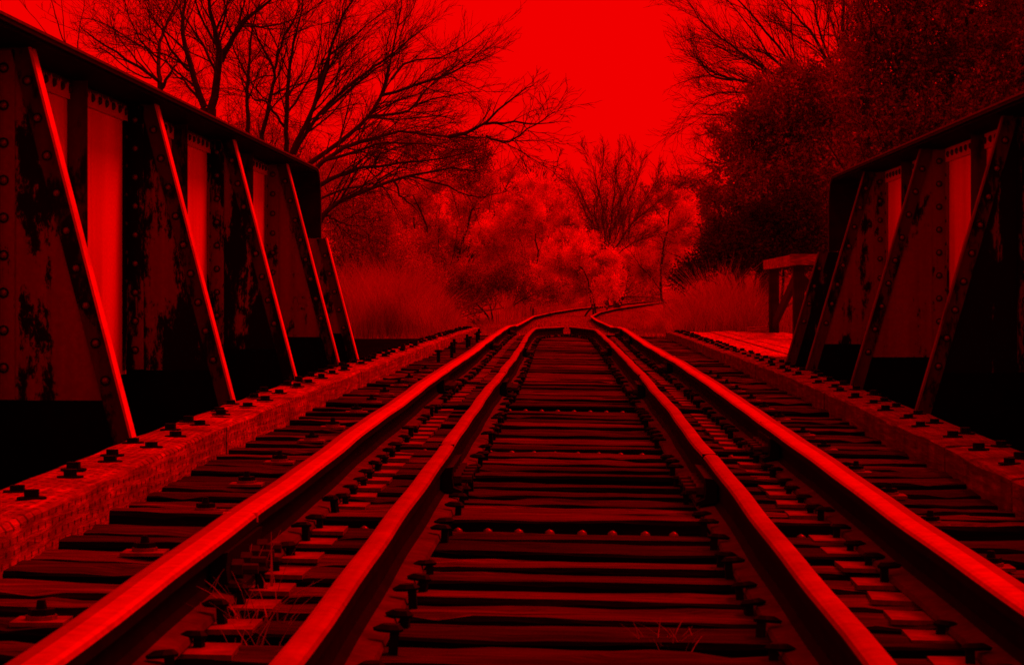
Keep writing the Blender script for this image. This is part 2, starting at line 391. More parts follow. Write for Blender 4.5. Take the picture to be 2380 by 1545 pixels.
# ------------------------------------------------------------------ deck: crossties, stringers, floor beams
BEAMS = [3.75, 6.36, 9.08, 11.9, 14.75, 17.6, 20.4]
deck = thing('bridge_deck', 'weathered open bridge deck of dark wooden crossties under the rails', 'bridge deck', (0, 3, deckz(3)))
D0 = Vector(deck.location)
def tie_mesh(seed, L, wd, hh):
    r = random.Random(seed); nx_, ny_ = 44, 4
    V = []; Fc = []
    ph = [r.random()*6 for _ in range(8)]
    for i in range(nx_+1):
        x = -L/2+L*i/nx_
        e0 = .0025*math.sin(x*5+ph[0])+.002*math.sin(x*13+ph[1])+r.gauss(0, .003); e1 = .0025*math.sin(x*6+ph[2])+.002*math.sin(x*11+ph[3])+r.gauss(0, .003)
        row = [(x, -wd/2+e0, -hh), (x, -wd/2+e0, -.012+r.gauss(0, .003))]
        for j in range(ny_+1):
            t = j/ny_; y = -wd/2+.008+e0+(wd-.016-e0+e1)*t
            z = -.003*abs(2*t-1)**3+.0012*math.sin(x*7+t*5+ph[4])+.003*math.sin(x*3+ph[5])*(t-.5)*2+r.gauss(0, .0012)
            if r.random() < .07: z -= .009
            row.append((x, y, z))
        row += [(x, wd/2+e1, -.012+r.gauss(0, .003)), (x, wd/2+e1, -hh)]
        V += row
    m = ny_+5
    for i in range(nx_):
        for j in range(m-1): Fc.append((i*m+j, (i+1)*m+j, (i+1)*m+j+1, i*m+j+1))
    Fc.append(tuple(range(m))); Fc.append(tuple(nx_*m+j for j in range(m-1, -1, -1)))
    me = bpy.data.meshes.new('crosstie'); me.from_pydata(V, [], Fc); me.materials.append(M['tie']); me.materials.append(M['tie_side_shade']); me.update()
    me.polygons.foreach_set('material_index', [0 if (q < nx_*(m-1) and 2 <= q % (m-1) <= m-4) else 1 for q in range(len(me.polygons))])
    return me
ties_me = [tie_mesh(s, 3.15, wd, .2) for s, wd in enumerate((.19, .18, .205, .185, .17, .195, .18, .205, .175, .19))]
TIES = []
y = 3.15; jb = 0
while y < 31.9:
    nb = min(BEAMS, key=lambda b: abs(b-y))
    if abs(nb-y) < .155:
        if nb in BEAMS: y = nb+.19
    TIES.append(y)
    me = random.choice(ties_me)
    o = inst('crosstie', me, deck, Vector((.035+random.gauss(0, .02), y, deckz(y)+random.gauss(0, .004)))-D0,
             (random.gauss(0, .006), bank(y)+random.gauss(0, .002), random.gauss(-.012, .006)), (random.choice((1, -1)), 1, 1))
    y += .278+random.gauss(0, .008)
for sx in (-.75, .75):
    b = MB(); b.box(-.12, .12, 0, 29, -.6, -.205); b.build('stringer', M['black_steel_shade'], deck, loc=Vector((sx, 2.8, deckz(12)-.01))-D0)

def make_rivet(mat, name='rivet', r=.014, h=.010, n=10):
    b = MB(); b.dome((0, 0, 0), r, h, n)
    me = bpy.data.meshes.new(name); me.from_pydata(b.V, [], b.F); me.materials.append(mat); me.update()
    me.polygons.foreach_set('use_smooth', [True]*len(me.polygons)); return me
rv_beam = make_rivet(M['rivet_head'], r=.018, h=.016)
rv_plate = make_rivet(M['rivet_head'], r=.0145, h=.013)
_b = MB(); _b.cyl((0, 0, 0), .021, .0025, 12); _b.dome((0, 0, .0025), .0145, .012, 10, 1)  # black ring and paler dome paint the shading of each rivet
rv_plate = bpy.data.meshes.new('rivet'); rv_plate.from_pydata(_b.V, [], _b.F); rv_plate.materials.append(M['iron']); rv_plate.materials.append(M['rivet_head'])
rv_plate.polygons.foreach_set('material_index', _b.M); rv_plate.polygons.foreach_set('use_smooth', [m == 1 for m in _b.M]); rv_plate.update()
rv_web = make_rivet(M['ironmid'], r=.015, h=.011)
for q, yb in enumerate(BEAMS[1:4]):
    lab = ['riveted steel floor beam in the wide tie gap nearest the camera', 'riveted steel floor beam crossing at the left guard rail joint', 'riveted steel floor beam beyond the guard rail joint'][q]
    fb = thing('floor_beam', lab, 'floor beam', (0, yb, deckz(yb)-.04), 'riveted floor beams under the ties')
    fb.rotation_euler = (0, bank(yb), -.012)
    b = MB(); b.box(-1.2, 1.2, -.085, .085, -.02, 0); b.box(-1.2, 1.2, -.012, .012, -.62, -.02); b.build('beam_flange', M['ironmid'], fb)
    for i in range(16 if q < 2 else 12):
        inst('rivet', rv_beam, fb, (-.54+.0822*i+random.gauss(0, .002) if q < 2 else -.45+.08*i, .0, 0), scale=(1, 1, 2.3))

# ------------------------------------------------------------------ rails, tie plates, spikes, joints
def spike_mesh():
    b = MB(); b.box(-.007, .007, -.007, .007, -.03, .014)
    # hooked head: a rounded flat wedge overhanging the rail foot
    n = 8; lo = [(-.010+.022*math.cos(2*PI*i/n), .012*math.sin(2*PI*i/n), .011) for i in range(n)]
    mid = [(-.010+.024*math.cos(2*PI*i/n), .014*math.sin(2*PI*i/n), .016) for i in range(n)]
    hi = [(-.007+.014*math.cos(2*PI*i/n), .008*math.sin(2*PI*i/n), .023) for i in range(n)]
    b.add(lo+mid+hi, [tuple(range(n-1, -1, -1)), tuple(range(2*n, 3*n))]+[(q*n+i, q*n+(i+1) % n, (q+1)*n+(i+1) % n, (q+1)*n+i) for q in (0, 1) for i in range(n)])
    me = bpy.data.meshes.new('spike'); me.from_pydata(b.V, [], b.F); me.materials.append(M['iron']); me.update(); return me
SP = spike_mesh()
def plate_mesh():
    b = MB(); b.box(-.145, .145, -.07, .07, -.004, .006)
    me = bpy.data.meshes.new('tie_plate'); me.from_pydata(b.V, [], b.F); me.materials.append(M['tieplate']); me.update(); return me
PL = plate_mesh()
def rail_thing(name, lab, cat, tab, y0, y1, hw, mats, inner, plates, group, parts):
    t = thing(name, lab, cat, (ip(tab, 3.3), 3.3, deckz(3.3)), group)
    o = sweep_rail('rail_body', tab, y0, y1, hw, t, mats, s_in=inner); o.location = -Vector(t.location)
    L0 = Vector(t.location)
    for yt in TIES:
        if yt > y1-.2: continue
        x = ip(tab, yt); z = deckz(yt, x)
        yj = yt+random.gauss(0, .012)
        if plates: inst('tie_plate', PL, t, Vector((x, yj, z+.001))-L0, (0, bank(yt)+random.gauss(0, .01), random.gauss(0, .03)), (inner, 1, 1))
        zz_ = z+.008
        # spike on the side towards the middle of the track
        if random.random() < .93:
            inst('spike', SP, t, Vector((x+inner*(.074+random.random()*.008), yj+random.gauss(0, .012), zz_+random.random()**2*.022))-L0, (random.gauss(0, .08), random.gauss(0, .06), random.gauss(0, .2)), (inner*1.15, 1.15, 1.1))
        if plates and random.random() < .9:
            inst('spike', SP, t, Vector((x-inner*(.076), yj+random.gauss(0, .01), zz_+random.random()**3*.03))-L0, (0, 0, random.gauss(0, .2)), (-inner*1.1, 1.1, 1.1))
        elif not plates and random.random() < .5:
            inst('spike', SP, t, Vector((x-inner*(.076), yj+random.gauss(0, .01), zz_+random.random()**2*.02))-L0, (0, 0, random.gauss(0, .2)), (-inner*1.1, 1.1, 1.1))
    for (yj, side) in parts:      # joint bars, bolts facing the middle
        x = ip(tab, yj); z = railz(yj)-bank(yj)*x
        b = MB(); s = side
        prof = [(s*.011, -.036), (s*.046, -.031), (s*.042, -.060), (s*.046, -.090), (s*.070, -.100), (s*.070, -.110), (s*.012, -.10)]
        b.prism_y(prof, -.52, .02)
        jb_ = b.build('joint_bar', M['iron'], t, loc=Vector((x, yj, z))-L0)
        for q in range(4):
            bb = MB(); bb.cyl((0, 0, 0), .020, .022, 6); bb.cyl((0, 0, .022), .011, .03, 8)
            ob = bb.build('bolt', M['ironmid'], jb_, loc=(s*.044, -.44+.13*q, -.072)); ob.rotation_euler = (0, s*PI/2, 0)
        sg = MB(); sg.box(-hw-.0005, hw+.0005, -.0025, .0025, -.02, .0012)
        sg.build('joint_gap', M['iron'] if hw < .03 else M['edge'], jb_, loc=(0, 0, 0))
    return t
mr = [M['railtop'], M['railside'], M['railfoot'], M['railouter']]; mg = [M['guardtop'], M['railside'], M['railfoot'], M['guardtop']]
rail_thing('running_rail', 'worn bright running rail nearest the left girder, leaving the bridge in a long right-hand bend', 'rail', LR, 2.2, 200, .038, mr, 1, True, 'running rails', [(5.30, 1), (13.1, 1), (22.4, 1), (30.6, 1)])
rail_thing('running_rail', 'worn bright running rail beside the darker timber and the right girder, kinking beyond the bridge', 'rail', RR, 2.2, 200, .038, mr, -1, True, 'running rails', [(8.9, -1), (16.8, -1), (26.0, -1), (31.2, -1)])
rail_thing('guard_rail', 'dull inner guard rail left of the crosstie centre, with a dark open joint', 'rail', LG, 2.2, 32.1, .0235, mg, 1, False, 'inner guard rails', [(7.45, 1), (13.0, 1), (20.2, 1)])
rail_thing('guard_rail', 'dull inner guard rail right of the crosstie centre, running to the pointed end', 'rail', RG, 2.2, 32.1, .0235, mg, -1, False, 'inner guard rails', [(7.25, -1), (13.0, -1), (21.0, -1)])

# hook bolts standing on the ties outside the running rails
def bolt_thing(lab, x, y, h=1.0):
    t = thing('hook_bolt', lab, 'bolt', (x, y, deckz(y, x)+.002), 'hook bolts on the tie ends')
    a = MB(); a.box(-.05, .05, -.045, .045, 0, .008); a.cyl((0, 0, .008), .03, .008, 10); a.build('washer', M['tieplate'], t)
    a = MB(); a.cyl((0, 0, .008), .026, .02, 6); a.cyl((0, 0, .028), .011, .016, 8, r2=.008); a.build('nut', M['iron'], t)
nb = 0
for s, nm in ((-1, 'left'), (1, 'right')):
    for i in range(0, 14):
        y0 = 4.62+.93*i
        y = min(TIES, key=lambda v: abs(v-y0))
        w_ = 'nearest first second third fourth fifth sixth seventh eighth ninth tenth eleventh twelfth thirteenth fourteenth fifteenth'.split()[i]
        bolt_thing('%s squat hook bolt, counting away from the camera, outside the %s running rail' % ('nearest' if i == 0 else w_ if i > 1 else 'second', nm) if i != 1 else 'second-nearest squat hook bolt outside the %s running rail' % nm, s*.985+.0, y)
for q, (x, y) in enumerate(((-1.0, 18.6), (-.97, 20.1), (-1.02, 21.6), (-.98, 23.4), (-1.0, 24.4), (-.99, 26.2), (-1.02, 27.6))):
    b = MB(); b.cyl((0, 0, 0), .014, .10+.05*random.random(), 8); b.cyl((0, 0, .085), .03, .018, 6)
    o = b.build('raised_bolt', M['iron'], loc=(x, y, deckz(y, x)))
    tag(o, '%s of the tall raised bolts beside the far left running rail' % 'nearest second third fourth fifth sixth farthest'.split()[q], 'bolt', 'raised bolts by the left rail')

# ------------------------------------------------------------------ guard timbers with bolts
def timber_seg(seed, x0, x1, y0, y1, mat, tab_off):
    r = random.Random(seed); n = max(4, int((y1-y0)/.22)); V = []; Fc = []
    nxs = 5
    for i in range(n+1):
        y = y0+.012+(y1-y0-.024)*i/n; o = tab_off(y); zt = deckz(y, (x0+x1)/2)+.10
        e = lambda a: r.gauss(0, a)
        row = [(x0+o, y, zt-.13), (x0+o+e(.002), y, zt-.010+e(.003))]
        for j in range(nxs):
            t = j/(nxs-1); row.append((x0+o+.010+(x1-x0-.020)*t+e(.002), y, zt+e(.0016)-.004*(abs(2*t-1)**4)))
        row += [(x1+o+e(.002), y, zt-.012+e(.003)), (x1+o+e(.002), y, zt-.065+e(.002)), (x1+o, y, zt-.13)]
        V += row
    m = nxs+5
    for i in range(n):
        for j in range(m-1): Fc.append((i*m+j, i*m+j+1, (i+1)*m+j+1, (i+1)*m+j))
    Fc.append(tuple(range(m))); Fc.append(tuple(n*m+j for j in range(m-1, -1, -1)))
    return V, Fc
BOLT = MB(); BOLT.cyl((0, 0, 0), .036, .005, 14); BOLT.cyl((0, 0, .005), .020, .015, 6)
bm_ = bpy.data.meshes.new('bolt'); bm_.from_pydata(BOLT.V, [], BOLT.F); bm_.materials.append(M['iron']); bm_.update()
BB = MB(); BB.box(-.014, .014, -.004, .004, 0, .01)
for s, xi, xo, mat, lab, joints in ((-1, 1.232, 1.452, 'timber', 'pale incised guard timber with paired black bolts along the left girder', (2.3, 4.2, 8.7, 13.95, 19.2, 22.6, 24.0, 25.6, 27.2, 28.8, 31.6)),
                                    (1, 1.298, 1.53, 'timber_dark', 'darker guard timber with black bolts along the right girder', (2.3, 7.05, 8.3, 12.2, 16.6, 19.8, 24.5, 28.6, 31.6))):
    tg = thing('guard_timber', lab, 'timber', (s*xi, 3, deckz(3)), 'bolted guard timbers edging the deck')
    L0 = Vector(tg.location)
    off = (lambda y: -s*0+(.045*max(0, min(1, (y-9)/6))+.03*max(0, min(1, (y-22)/8)))) if s < 0 else (lambda y: -.02*max(0, min(1, (y-14)/10)))
    for q in range(len(joints)-1):
        a, b_ = (-xo, -xi) if s < 0 else (xi, xo)
        V, Fc = timber_seg(q+(30 if s > 0 else 0), a, b_, joints[q], joints[q+1]-.012, mat, off)
        dzj = random.gauss(0, .003)
        if s < 0 or True:
            V = [(-v[0], v[1], v[2]+dzj) if False else (v[0], v[1], v[2]+dzj) for v in V]
        o = mesh('timber', V, Fc, M[mat], tg); o.location = -L0
    y = 4.4
    while y < 31.3:
        for (xx_, dy) in ((xo-.06, .0), (xi+.085, -.22)):
            yb = y+dy+random.gauss(0, .03)
            x = s*(xx_+random.gauss(0, .012))+off(yb)
            inst('bolt', bm_, tg, Vector((x, yb, deckz(yb, s*(xi+xo)/2)+.1005))-L0, (0, 0, random.random()*3), (1, 1, random.uniform(.85, 1.25)))
        y += .56+random.gauss(0, .03)

# ------------------------------------------------------------------ plate girders with knee braces
def girder(s, Xw, Xf, Xt, slope, htop, stations, yend, zend, lab, hb_top, worn):
    """s: side; Xw web plane; Xf inner edge of flange; Xt inner edge of a brace at its top"""
    g = thing('plate_girder', lab, 'girder', (s*Xw, 0, EYE-1.1), 'riveted plate girders')
    L0 = Vector(g.location)
    z = lambda h: EYE+h
    ht = htop-.028                                     # underside of flange
    # web: one plate per bay so that each can be told apart
    def xs_(a, b): return (a, b) if a < b else (b, a)
    edges = [-4]+[v for v in stations]+[yend]
    for i in range(len(edges)-1):
        b = MB(); x0, x1 = xs_(s*Xw, s*(Xw+.012)); b.box(x0, x1, edges[i], edges[i+1]-.002, z(-.42), z(ht))
        b.build('web_panel', M['web'], g).location = -L0
        b = MB(); x0, x1 = xs_(s*(Xw-.004), s*(Xw+.012)); b.box(x0, x1, edges[i], edges[i+1]-.002, z(-1.25), z(-.42))
        b.build('lower_web_shade_panel', M['black_steel_shade'], g).location = -L0  # shade low on the web, painted as a black panel
    # top flange: cover plates stepped, rounding down at the far end
    R = .30; Xo = 2*Xw-Xf
    path = [(-4, htop)]+[(yend-R+R*math.sin(a), htop-R+R*math.cos(a)) for a in np.linspace(0, PI/2, 9)]+[(yend, zend)]
    for (name, dx, t0, t1) in (('cover_plate', 0, 0.0, .011), ('flange_plate', .006, .011, .027)):
        V = []; Fc = []
        for i, (py_, pz) in enumerate(path):
            d0 = (path[max(i-1, 0)][0], path[max(i-1, 0)][1]); d1 = (path[min(i+1, len(path)-1)][0], path[min(i+1, len(path)-1)][1])
            ty, tz = d1[0]-d0[0], d1[1]-d0[1]; L = math.hypot(ty, tz); ny, nz = -tz/L, ty/L
            if i == 0: ny, nz = 0, 1
            for (xx_, tt) in ((Xf+dx, t0), (Xo-dx, t0), (Xo-dx, t1), (Xf+dx, t1)):
                V.append((s*xx_, py_-ny*tt, z(pz-nz*tt)))
        for i in range(len(path)-1):
            for j in range(4): Fc.append((i*4+j, i*4+(j+1) % 4, (i+1)*4+(j+1) % 4, (i+1)*4+j))
        Fc += [(0, 1, 2, 3), tuple(len(V)-4+j for j in (3, 2, 1, 0))]
        mesh(name, V, Fc, M['flangeedge'] if t0 == 0 else M['flange'], g).location = -L0
    # flange angle: vertical leg on the web face, horizontal leg under the flange
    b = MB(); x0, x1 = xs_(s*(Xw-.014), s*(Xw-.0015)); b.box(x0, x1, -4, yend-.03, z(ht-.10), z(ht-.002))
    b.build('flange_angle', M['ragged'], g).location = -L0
    b = MB(); x0, x1 = xs_(s*(Xf+.02), s*(Xw-.014)); b.box(x0, x1, -4, yend-.03, z(ht-.014), z(ht-.001))
    b.build('flange_angle', M['black_steel_shade'], g).location = -L0  # underside shade of the flange, put in as black colour
    yy_ = 8.6
    while yy_ < yend-.3:
        inst('rivet', rv_web, g, Vector((s*(Xw-.0145), yy_, z(ht-.055)))-L0, (0, -s*PI/2, 0), (1.35, 1.35, 1.4)); yy_ += .17
    # end cover standing upright
    # intermediate stiffener angles, mid bay
    al = [stations[0]-1.43]+[(stations[i]+stations[i+1])/2 for i in range(len(stations)-1)]
    for ys_ in al:
        b = MB(); x0, x1 = xs_(s*(Xw-.09), s*(Xw-.001)); b.box(x0, x1, ys_, ys_+.011, z(-.9), z(ht-.016))
        x0, x1 = xs_(s*(Xw-.013), s*(Xw-.0012)); b.box(x0, x1, ys_+.011, ys_+.09, z(-.9), z(ht-.103))
        b.build('stiffener', M['angle'], g).location = -L0
    # knee braces
    for bi, ys_ in enumerate(list(stations)+[yend-.02]):
        end = bi == len(stations)
        xt = lambda h: Xt-(ht-h)*slope
        htp = (zend if end else ht)-.002
        hb_ = hb_top[min(bi, len(hb_top)-1)]
        pm = (M['plate_worn'] if s < 0 else M['plate_bare']) if bi in worn else M['plate']
        br = MB(); br.prism_y([(s*Xw-s*.002, z(htp)), (s*xt(htp), z(htp)), (s*xt(hb_), z(hb_)), (s*Xw-s*.002, z(hb_))], -.006, .006)
        bo = br.build('knee_brace', pm, g, loc=Vector((0, ys_, 0))-L0)
        gu = MB(); gu.prism_y([(s*Xw-s*.005, z(hb_)), (s*xt(hb_), z(hb_)), (s*xt(-.95), z(-.95)), (s*Xw-s*.005, z(-.95))], -.008, .008)
        gu.build('shaded_brace_end', M['black_steel_shade'], bo)  # shaded lower end of the brace, coloured black
        # slanting angles: leg on the plate, outstanding leg along the track with a worn edge, painted lit at left and shaded at right
        a = Vector((s*xt(htp), 0, z(htp))); bt = Vector((s*xt(-.9), 0, z(-.9))); hw_ = .075
        lg = MB(); lg.prism_y([(a.x, a.z), (a.x+s*hw_, a.z), (bt.x+s*hw_, bt.z), (bt.x, bt.z)], -.016, -.0065)
        lg.build('angle_leg', M['angle'], bo)
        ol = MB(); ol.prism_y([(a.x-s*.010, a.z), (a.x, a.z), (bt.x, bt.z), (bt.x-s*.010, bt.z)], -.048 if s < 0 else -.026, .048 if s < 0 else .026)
        ol.build('edge_angle', M['edge'] if s < 0 else M['edge_shaded'], bo)
        # upright angle beside the web
        up = MB(); x0, x1 = xs_(s*(Xw-.095), s*(Xw-.004)); up.box(x0, x1, -.016, -.0065, z(hb_+.004), z(htp-.02))
        x0, x1 = xs_(s*(Xw-.013), s*(Xw-.0015)); up.box(x0, x1, -.09, -.016, z(hb_+.004), z(ht-.103) if not end else z(htp-.1))
        up.build('upright_angle', pm, bo)
        step = .146; h = htp-.09
        while h > hb_+.03:
            inst('rivet', rv_plate, bo, (s*(Xw-.052), -.0162, z(h)), (PI/2, 0, 0)); h -= step
        h = htp-.14
        while h > hb_+.03:
            if s*(0)+xt(h)+.12 < Xw-.02 or True:
                inst('rivet', rv_plate, bo, (s*(xt(h)+.042), -.0162, z(h)), (PI/2, 0, 0))
            h -= step
        if not end:
            h = htp-.18
            while h > hb_+.03:
                inst('rivet', rv_web, bo, (s*(Xw-.0135), -.055, z(h)), (0, -s*PI/2, 0), (.8, .8, .9)); h -= .146
    # bottom flange
    b = MB(); x0, x1 = xs_(s*Xf, s*Xo); b.box(x0, x1, -4, yend, z(-1.28), z(-1.251)); b.build('bottom_flange', M['black_steel_shade'], g).location = -L0
    return g
girder(-1, 2.25, 2.0, 2.10, .26, .99, [6.55, 9.40, 12.25, 15.10, 17.95], 19.55, .43, 'dark riveted plate girder beside the pale timber, bright web panels between its braces', (-.42, -.425, -.40, -.36, -.34, -.34), (2, 3))
girder(1, 2.42, 2.16, 2.26, .295, .95, [6.45, 9.33, 12.47, 15.38, 18.29], 20.0, .33, 'dark riveted plate girder beside the wooden refuge platform and darker timber', (-.42, -.42, -.42, -.42, -.40, -.40), (2, 5))

# ------------------------------------------------------------------ refuge platform with railing, wing wall
pf = thing('refuge_platform', 'pale plank refuge platform behind the right guard timber', 'platform', (2.2, 27, deckz(27)))
L0 = Vector(pf.location)
x = 1.60
for q in range(8):
    wq = .17
    b = MB(); b.box(x, x+wq-.012, 20.6+random.random()*.05, 32.9+random.random()*.1, deckz(27)-.03+random.gauss(0, .003), deckz(27)+.025+random.gauss(0, .004))
    b.build('plank', M['plank'], pf).location = -L0; x += wq
b = MB()
for yj in (21.5, 24, 26.5, 29, 31.8): b.box(1.5, 3.1, yj, yj+.12, deckz(27)-.17, deckz(27)-.035)
b.build('joist', M['post'], pf).location = -L0
b = MB(); b.box(2.42, 2.70, 32.3, 32.5, deckz(27)+.03, deckz(27)+.10); b.build('toe_block', M['handrail'], pf).location = -L0
rl = thing('wooden_railing', 'dark wooden railing with pale handrail standing on the refuge platform', 'railing', (2.7, 30, deckz(27)))
L0 = Vector(rl.location)
zr = deckz(27)+.02; zh = EYE+.42
for (px_, py_) in ((2.76, 32.3), (2.68, 28.0), (3.3, 27.6), (3.95, 27.6)):
    b = MB(); b.box(px_-.065, px_+.065, py_-.065, py_+.065, zr-.3, zh-.06); b.build('post', M['post'], rl).location = -L0
b = MB(); b.bar((2.76, 32.2, zr+.12), (2.68, 28.1, zh-.22), .05, .13); b.build('brace', M['post'], rl).location = -L0
b = MB(); b.bar((2.69, 28.0, zh-.25), (3.3, 27.62, zr+.1), .05, .13); b.build('brace', M['post'], rl).location = -L0
b = MB(); b.bar((2.70, 33.0, zh-.06), (2.60, 27.75, zh-.06), .05, .125); b.build('handrail', M['handrail'], rl).location = -L0
b = MB(); b.bar((2.55, 27.72, zh-.055), (4.2, 27.4, zh-.055), .05, .125); b.build('handrail', M['handrail'], rl).location = -L0
b = MB(); b.box(3.35, 3.9, 27.62, 27.66, zr+.45, zr+.75); b.build('rail_board', M['post'], rl).location = -L0

ww = thing('wing_wall', 'black timber wing wall left of the track where the bridge ends', 'retaining wall', (-2.6, 32.6, -1))
L0 = Vector(ww.location)
zt = EYE-.64
for q in range(9):
    b = MB(); b.box(-6.5, -1.25, 32.5-.02*(q % 2), 32.8, zt-.30*(q+1)+.015, zt-.30*q); b.build('plank', M['wall'], ww).location = -L0
ww = thing('abutment', 'dark timber abutment under the far end of the deck', 'abutment', (0, 32.6, -1))
L0 = Vector(ww.location)
b = MB(); b.box(-1.24, 7, 33.0, 33.5, -4.4, zt-.12); b.build('back_wall', M['wall'], ww).location = -L0

# ------------------------------------------------------------------ bare wood: tubes and growing twigs
class Tubes:
    def __init__(s): s.V = []; s.F = []
    def tube(s, pts, r0, r1, n):
        base = len(s.V); m = len(pts)
        for i, p in enumerate(pts):
            t = (pts[min(i+1, m-1)]-pts[max(i-1, 0)]); t = t.normalized() if t.length > 1e-9 else Vector((0, 0, 1))
            a = t.cross(Vector((.31, .9, .2))).normalized(); b = t.cross(a)
            r = r0+(r1-r0)*i/(m-1)
            for j in range(n):
                an = 2*PI*j/n; s.V.append(tuple(p+(a*math.cos(an)+b*math.sin(an))*r))
        for i in range(m-1):
            for j in range(n):
                j2 = (j+1) % n; s.F.append((base+i*n+j, base+i*n+j2, base+(i+1)*n+j2, base+(i+1)*n+j))
    def build(s, name, mat, parent): return mesh(name, s.V, s.F, mat, parent, smooth=True)

def resample(pts, n, rnd, amp):
    # Catmull-Rom through the given points with a little wander
    out = []; m = len(pts)
    for i in range(n+1):
        t = i/n*(m-1); q = min(int(t), m-2); u = t-q
        p0 = pts[max(q-1, 0)]; p1 = pts[q]; p2 = pts[q+1]; p3 = pts[min(q+2, m-1)]
        p = .5*((2*p1)+(p2-p0)*u+(2*p0-5*p1+4*p2-p3)*u*u+(3*p1-p0-3*p2+p3)*u*u*u)
        out.append(p+Vector((rnd.gauss(0, amp), rnd.gauss(0, amp), rnd.gauss(0, amp))))
    return out

def grow(T, pts, r0, r1, L, lvl, maxl, rnd, dens, up, spread, minr, tl=1.0):
    """children along a limb; L = its length"""
    m = len(pts)
    nch = max(2, int(dens[lvl]*L))
    for c in range(nch):
        t = .12+.88*(c+rnd.random())/nch; i = min(int(t*(m-1)), m-2)
        p = pts[i].lerp(pts[i+1], t*(m-1)-i); d = (pts[i+1]-pts[i]).normalized()
        ax = Vector((rnd.gauss(0, 1), rnd.gauss(0, 1), rnd.gauss(0, 1))).cross(d)
        if ax.length < 1e-4: continue
        nd = (Matrix.Rotation(spread*(.6+.7*rnd.random()), 3, ax.normalized()) @ d).normalized()
        nd = (nd+Vector((0, 0, up))).normalized()
        l = L*tl*(.28+.34*rnd.random())*(1.12-.6*t)
        if l < .12: l = .12
        r = max(minr, (r0+(r1-r0)*t)*(.42+.2*rnd.random()))
        k_ = 6 if lvl < maxl-1 else 4
        q = p.copy(); path = [q.copy()]; dd = nd.copy()
        for j in range(k_):
            dd = (dd+Vector((rnd.gauss(0, .13), rnd.gauss(0, .13), rnd.gauss(0, .13)+up*.12))).normalized()
            q = q+dd*(l/k_); path.append(q.copy())
        T.tube(path, r, max(minr*.6, r*.3), 4 if lvl < 1 else 3)
        if lvl < maxl: grow(T, path, r, r*.3, l, lvl+1, maxl, rnd, dens, up, spread, minr, 1.0)

def bare_tree(lab, limbs, Y, root, seed, dens=(2.2, 5, 9), up=.12, spread=.62, maxl=2, minr=.0055, jit=1.0, group='bare trees beyond the bridge', mat='bark', rs=1.0, cat='tree', name='bare_tree', dy=.6, tl=1.0):
    """limbs: (radius in mm at the foot, [(px,py)...]) ; each limb gets its own slant in depth"""
    rnd = random.Random(seed)
    R0 = P(root[0], root[1], Y); R0.z = gz(R0.x, R0.y)-.1
    t = thing(name, lab, cat, tuple(R0), group)
    A = Tubes(); B = Tubes()
    for (rmm, pp) in limbs:
        tilt = rnd.gauss(0, dy)
        n = len(pp); pts = []
        for i, (px_, py_) in enumerate(pp):
            pts.append(P(px_, py_, Y+tilt*i/(n-1)*3))
        L = sum((pts[i+1]-pts[i]).length for i in range(n-1))
        path = resample(pts, max(8, int(L*4)), rnd, .012*jit)
        r0 = rmm/1000.*rs*.78; r1 = max(.005, r0*.14)
        A.tube(path, r0, r1, 7)
        grow(B, path, r0*.8, r1, L, 0, maxl, rnd, dens, up, spread, minr, tl)
    # feet reach the ground
    for (px_, rmm) in root[2:]:
        a = P(px_[0], px_[1], Y); g = Vector((R0.x+(a.x-R0.x)*.35, R0.y, R0.z))
        path = resample([g, g.lerp(a, .5)+Vector((.05, 0, 0)), a], 10, rnd, .01); A.tube(path, rmm/1000*rs, rmm/1000*rs*.8, 8)
    for o in (A.build('trunk', M[mat], t), tag(B.build('twigs', M[mat], t), kind='stuff')): o.location = -Vector(t.location)
    return t

bare_tree('thin bare saplings rising over the girder at the far upper left', [(22, [(150,100),(130,40),(112,-30),(100,-120)]), (16, [(152,102),(145,20),(135,-60)]), (18, [(180,100),(188,50),(196,0),(202,-90)]), (12, [(120,95),(70,30),(20,-20)])],
          62, (150, 700, ((150, 100), 24), ((180, 100), 20)), 1, dens=(1.2, 3, 5), maxl=2, minr=.006, dy=.3)
bare_tree('small bare tree with a broken stub and twigs reaching left over the girder', [(60, [(372,192),(370,103),(403,22),(425,-60)]), (45, [(366,190),(296,140),(222,92),(182,60)]), (50, [(376,205),(398,165),(415,140)]), (26, [(370,150),(330,100),(300,40),(280,-30)]), (24, [(372,110),(350,60),(345,0)]),
          (24, [(340,165),(290,110),(262,60),(250,30)]), (22, [(352,182),(300,165),(250,120),(215,110)]), (20, [(380,200),(330,140),(310,90)])],
          46, (380, 700, ((372, 192), 70),), 2, dens=(3.4, 6.5, 9), minr=.0032)
bare_tree('bare tree with two stout dark stems forking above the girder', [(85, [(473,251),(443,159),(425,60),(430,0),(436,-120)]), (105, [(491,255),(510,137),(499,74),(484,0),(470,-120)]), (80, [(514,140),(543,85),(576,41),(628,0),(690,-60)]), (40, [(440,165),(400,120),(370,60),(330,0)]), (36, [(470,240),(430,190),(400,170),(380,120)]),
          (30, [(505,160),(480,100),(455,60)]), (34, [(560,60),(620,60),(700,40),(760,-10)]), (28, [(545,85),(560,30),(556,-40)])],
          44, (480, 720, ((473, 251), 85), ((491, 255), 110)), 3, dens=(3.6, 6.5, 9), minr=.0032)
